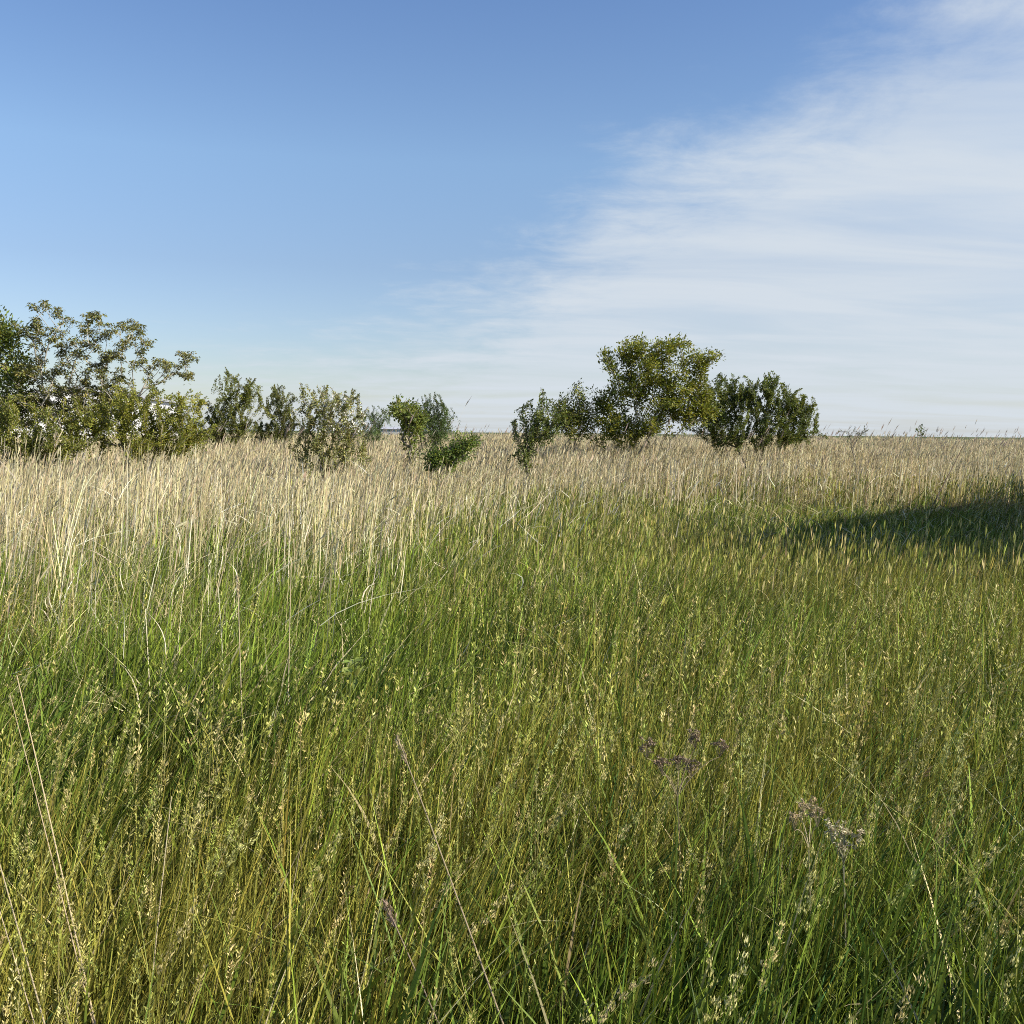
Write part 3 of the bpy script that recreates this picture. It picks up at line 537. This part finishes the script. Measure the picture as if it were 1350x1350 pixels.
def umbel_plant(name, label, px, py, d, heads, hr, stemcol, headcol, m, junction, seed):
    r = np.random.default_rng(seed); j = at(*junction, d); base = np.array((j[0]+.01, d, 0.))
    root = empty(name, tuple(base)); tag(root, label, 'dried plant')
    Q = Quads(); tube(Q, arc(base, j, (.01, 0, 0)), np.linspace(.003, .0022, 9), stemcol)
    tops = []
    for (hx_, hy_) in heads:
        p = at(hx_, hy_, d+r.normal(0, .06)); tops.append(p); tube(Q, arc(j, p-np.array((0, 0, .03)), (0, 0, .02)*np.sign(1)), np.linspace(.0014, .0009, 9), stemcol, 4)
    Q.build('stem', M_STRAW, root)
    for p in tops:
        H = Quads(); rays = 12; th = r.random(rays)*2*np.pi; rr = hr*(r.random(rays)**.5)
        for a, q in zip(th, rr):
            e = p + np.array((math.cos(a)*q, math.sin(a)*q, .008*r.normal()+.006-.25*q*q/hr)); tube(H, arc(p-np.array((0, 0, .03)), e, (0, 0, 0), 3), .0007, stemcol, 3)
            k = m; c = e + r.normal(0, hr*.16, (k, 3))*np.array((1, 1, .5))
            leaves(H, c, r.normal(0, 1, (k, 3))+np.array((0, 0, .6)), r.normal(0, 1, (k, 3)), .006+.004*r.random(k), np.full(k, .0038), jit(headcol, k, .25, .05, r))
        H.build('seed_head', M_STRAW, root)
umbel_plant('dried_umbel', 'dried umbel plant with purplish brown seed heads above the green grass', 900, 990, 2.75, [(853, 985), (874, 1008), (917, 973), (949, 984), (912, 1010), (895, 1003)], 0.020, (.28, .23, .14), (.25, .19, .125), 15, (893, 1050), 5)
umbel_plant('withered_flower', 'withered cream coloured flower plant tangled in the darker right side grass', 1070, 1075, 2.5, [(1056, 1068), (1070, 1064), (1078, 1074), (1048, 1080)], .015, (.4, .34, .2), (.42, .34, .20), 10, (1066, 1120), 6)
umbel_plant('withered_flower', 'whitish shrivelled flower plant beside broad bluish blades', 1110, 1100, 2.4, [(1098, 1095), (1114, 1098), (1128, 1104), (1108, 1115)], .014, (.38, .36, .24), (.50, .44, .29), 9, (1112, 1140), 8)

G_ST = 'single dry stalks in the green grass'
def stalk(label, p0, p1, d0, d1, w_, col, bow=(0, 0, .02), head=0, cat='dry stalk', extra=0, name='dry_stalk'):
    r = np.random.default_rng(abs(hash((p0, p1))) % 9999 if False else int(p0[0]*7+p1[1]))
    A = at(*p0, d0); B = at(*p1, d1); dirv = (A-B)/max(np.linalg.norm(A-B), 1e-6)
    if A[2] > 0:           # carry the stalk down to the soil along its own line
        A = A + dirv*min(A[2]/max(-dirv[2], .35), 1.2); A[2] = 0
    root = empty(name, (A[0], A[1], 0)); tag(root, label, cat, G_ST)
    Q = Quads(); tube(Q, arc(A, B, bow, 12), np.linspace(w_, w_*.45, 12), jit(col, 1, .05, .02, r)[0], 6)
    if extra: tube(Q, arc(A+np.array((.012, 0, 0)), B+np.array((-.03, .02, -.06)), bow, 12), np.linspace(w_*.8, w_*.3, 12), jit(col, 1, .05, .02, r)[0], 6)
    Q.build('stem', M_STRAW, root)
    if head:
        H = Quads(); n_ = 90; u = r.random(n_); c = B-(B-A)/np.linalg.norm(B-A)*(u[:, None]*head) + r.normal(0, .004, (n_, 3))
        leaves(H, c, (B-A)/np.linalg.norm(B-A)+r.normal(0, .25, (n_, 3)), r.normal(0, 1, (n_, 3)), np.full(n_, .016), np.full(n_, .003), jit(np.array(col)*.85, n_, .15, .04, r)); H.build('seed_head', M_STRAW, root)
stalk('thick pale double stalk leaning across the grass by the left edge', (88, 1190), (22, 890), 2.3, 2.75, .0026, (.58, .47, .28), extra=1)
stalk('pale stalk leaning left in the bottom left corner', (52, 1335), (-6, 1120), 1.9, 2.2, .0026, (.6, .5, .3), extra=1)
stalk('long thin dry stalk slanting through the middle of the near grass', (648, 1320), (524, 972), 2.0, 2.6, .0028, (.42, .34, .2), head=.1)
stalk('upright straw stem with brushy tip left of the thicker green patch', (318, 920), (313, 760), 4.3, 4.5, .0034, (.55, .45, .26), head=.1)
stalk('upright straw stem rising just right of the bright green patch', (380, 920), (384, 735), 4.4, 4.6, .0034, (.55, .46, .27))
stalk('dry upright stalk among olive seed heads at the left', (216, 1150), (226, 1050), 2.4, 2.5, .0024, (.50, .42, .25))
stalk('short thin dark dry stalk leaning at the bottom centre', (560, 1310), (508, 1190), 2.0, 2.2, .0022, (.38, .28, .2), head=.07)
stalk('dark broken twig leaning right in the pale reeds at the right', (1252, 622), (1270, 588), 21, 21.3, .014, (.12, .085, .06), bow=(0, 0, 0), name='broken_twig', cat='twig')

# leafy weed with broad yellowish leaves
def weed():
    d = 4.05; b = at(452, 900, d); root = empty('leafy_weed', (b[0], d, 0)); tag(root, 'low leafy weed with broad yellowish green leaves between the grass', 'weed')
    r = np.random.default_rng(3); Q = Quads(); H = Quads()
    for k, (tx, ty) in enumerate([(464, 872), (458, 882), (450, 888), (470, 893)]):
        e = at(tx, ty, d+r.normal(0, .08)); tube(Q, arc(np.array((b[0], d, 0.)), e, (0, 0, .05)), .002, (.14, .17, .05), 4)
        m = 5; leaves(H, np.repeat(e[None], m, 0), np.stack([r.normal(.4, .6, m), r.normal(0, .6, m), r.normal(.2, .3, m)], -1), np.array((0, -.5, 1.))+r.normal(0, .3, (m, 3)), np.full(m, .055), np.full(m, .026), jit((.22, .26, .06) if k < 4 else (.10, .19, .05), m, .15, .05, r))
    Q.build('stem', M_GRASS, root); H.build('foliage', M_LEAF, root)
weed()
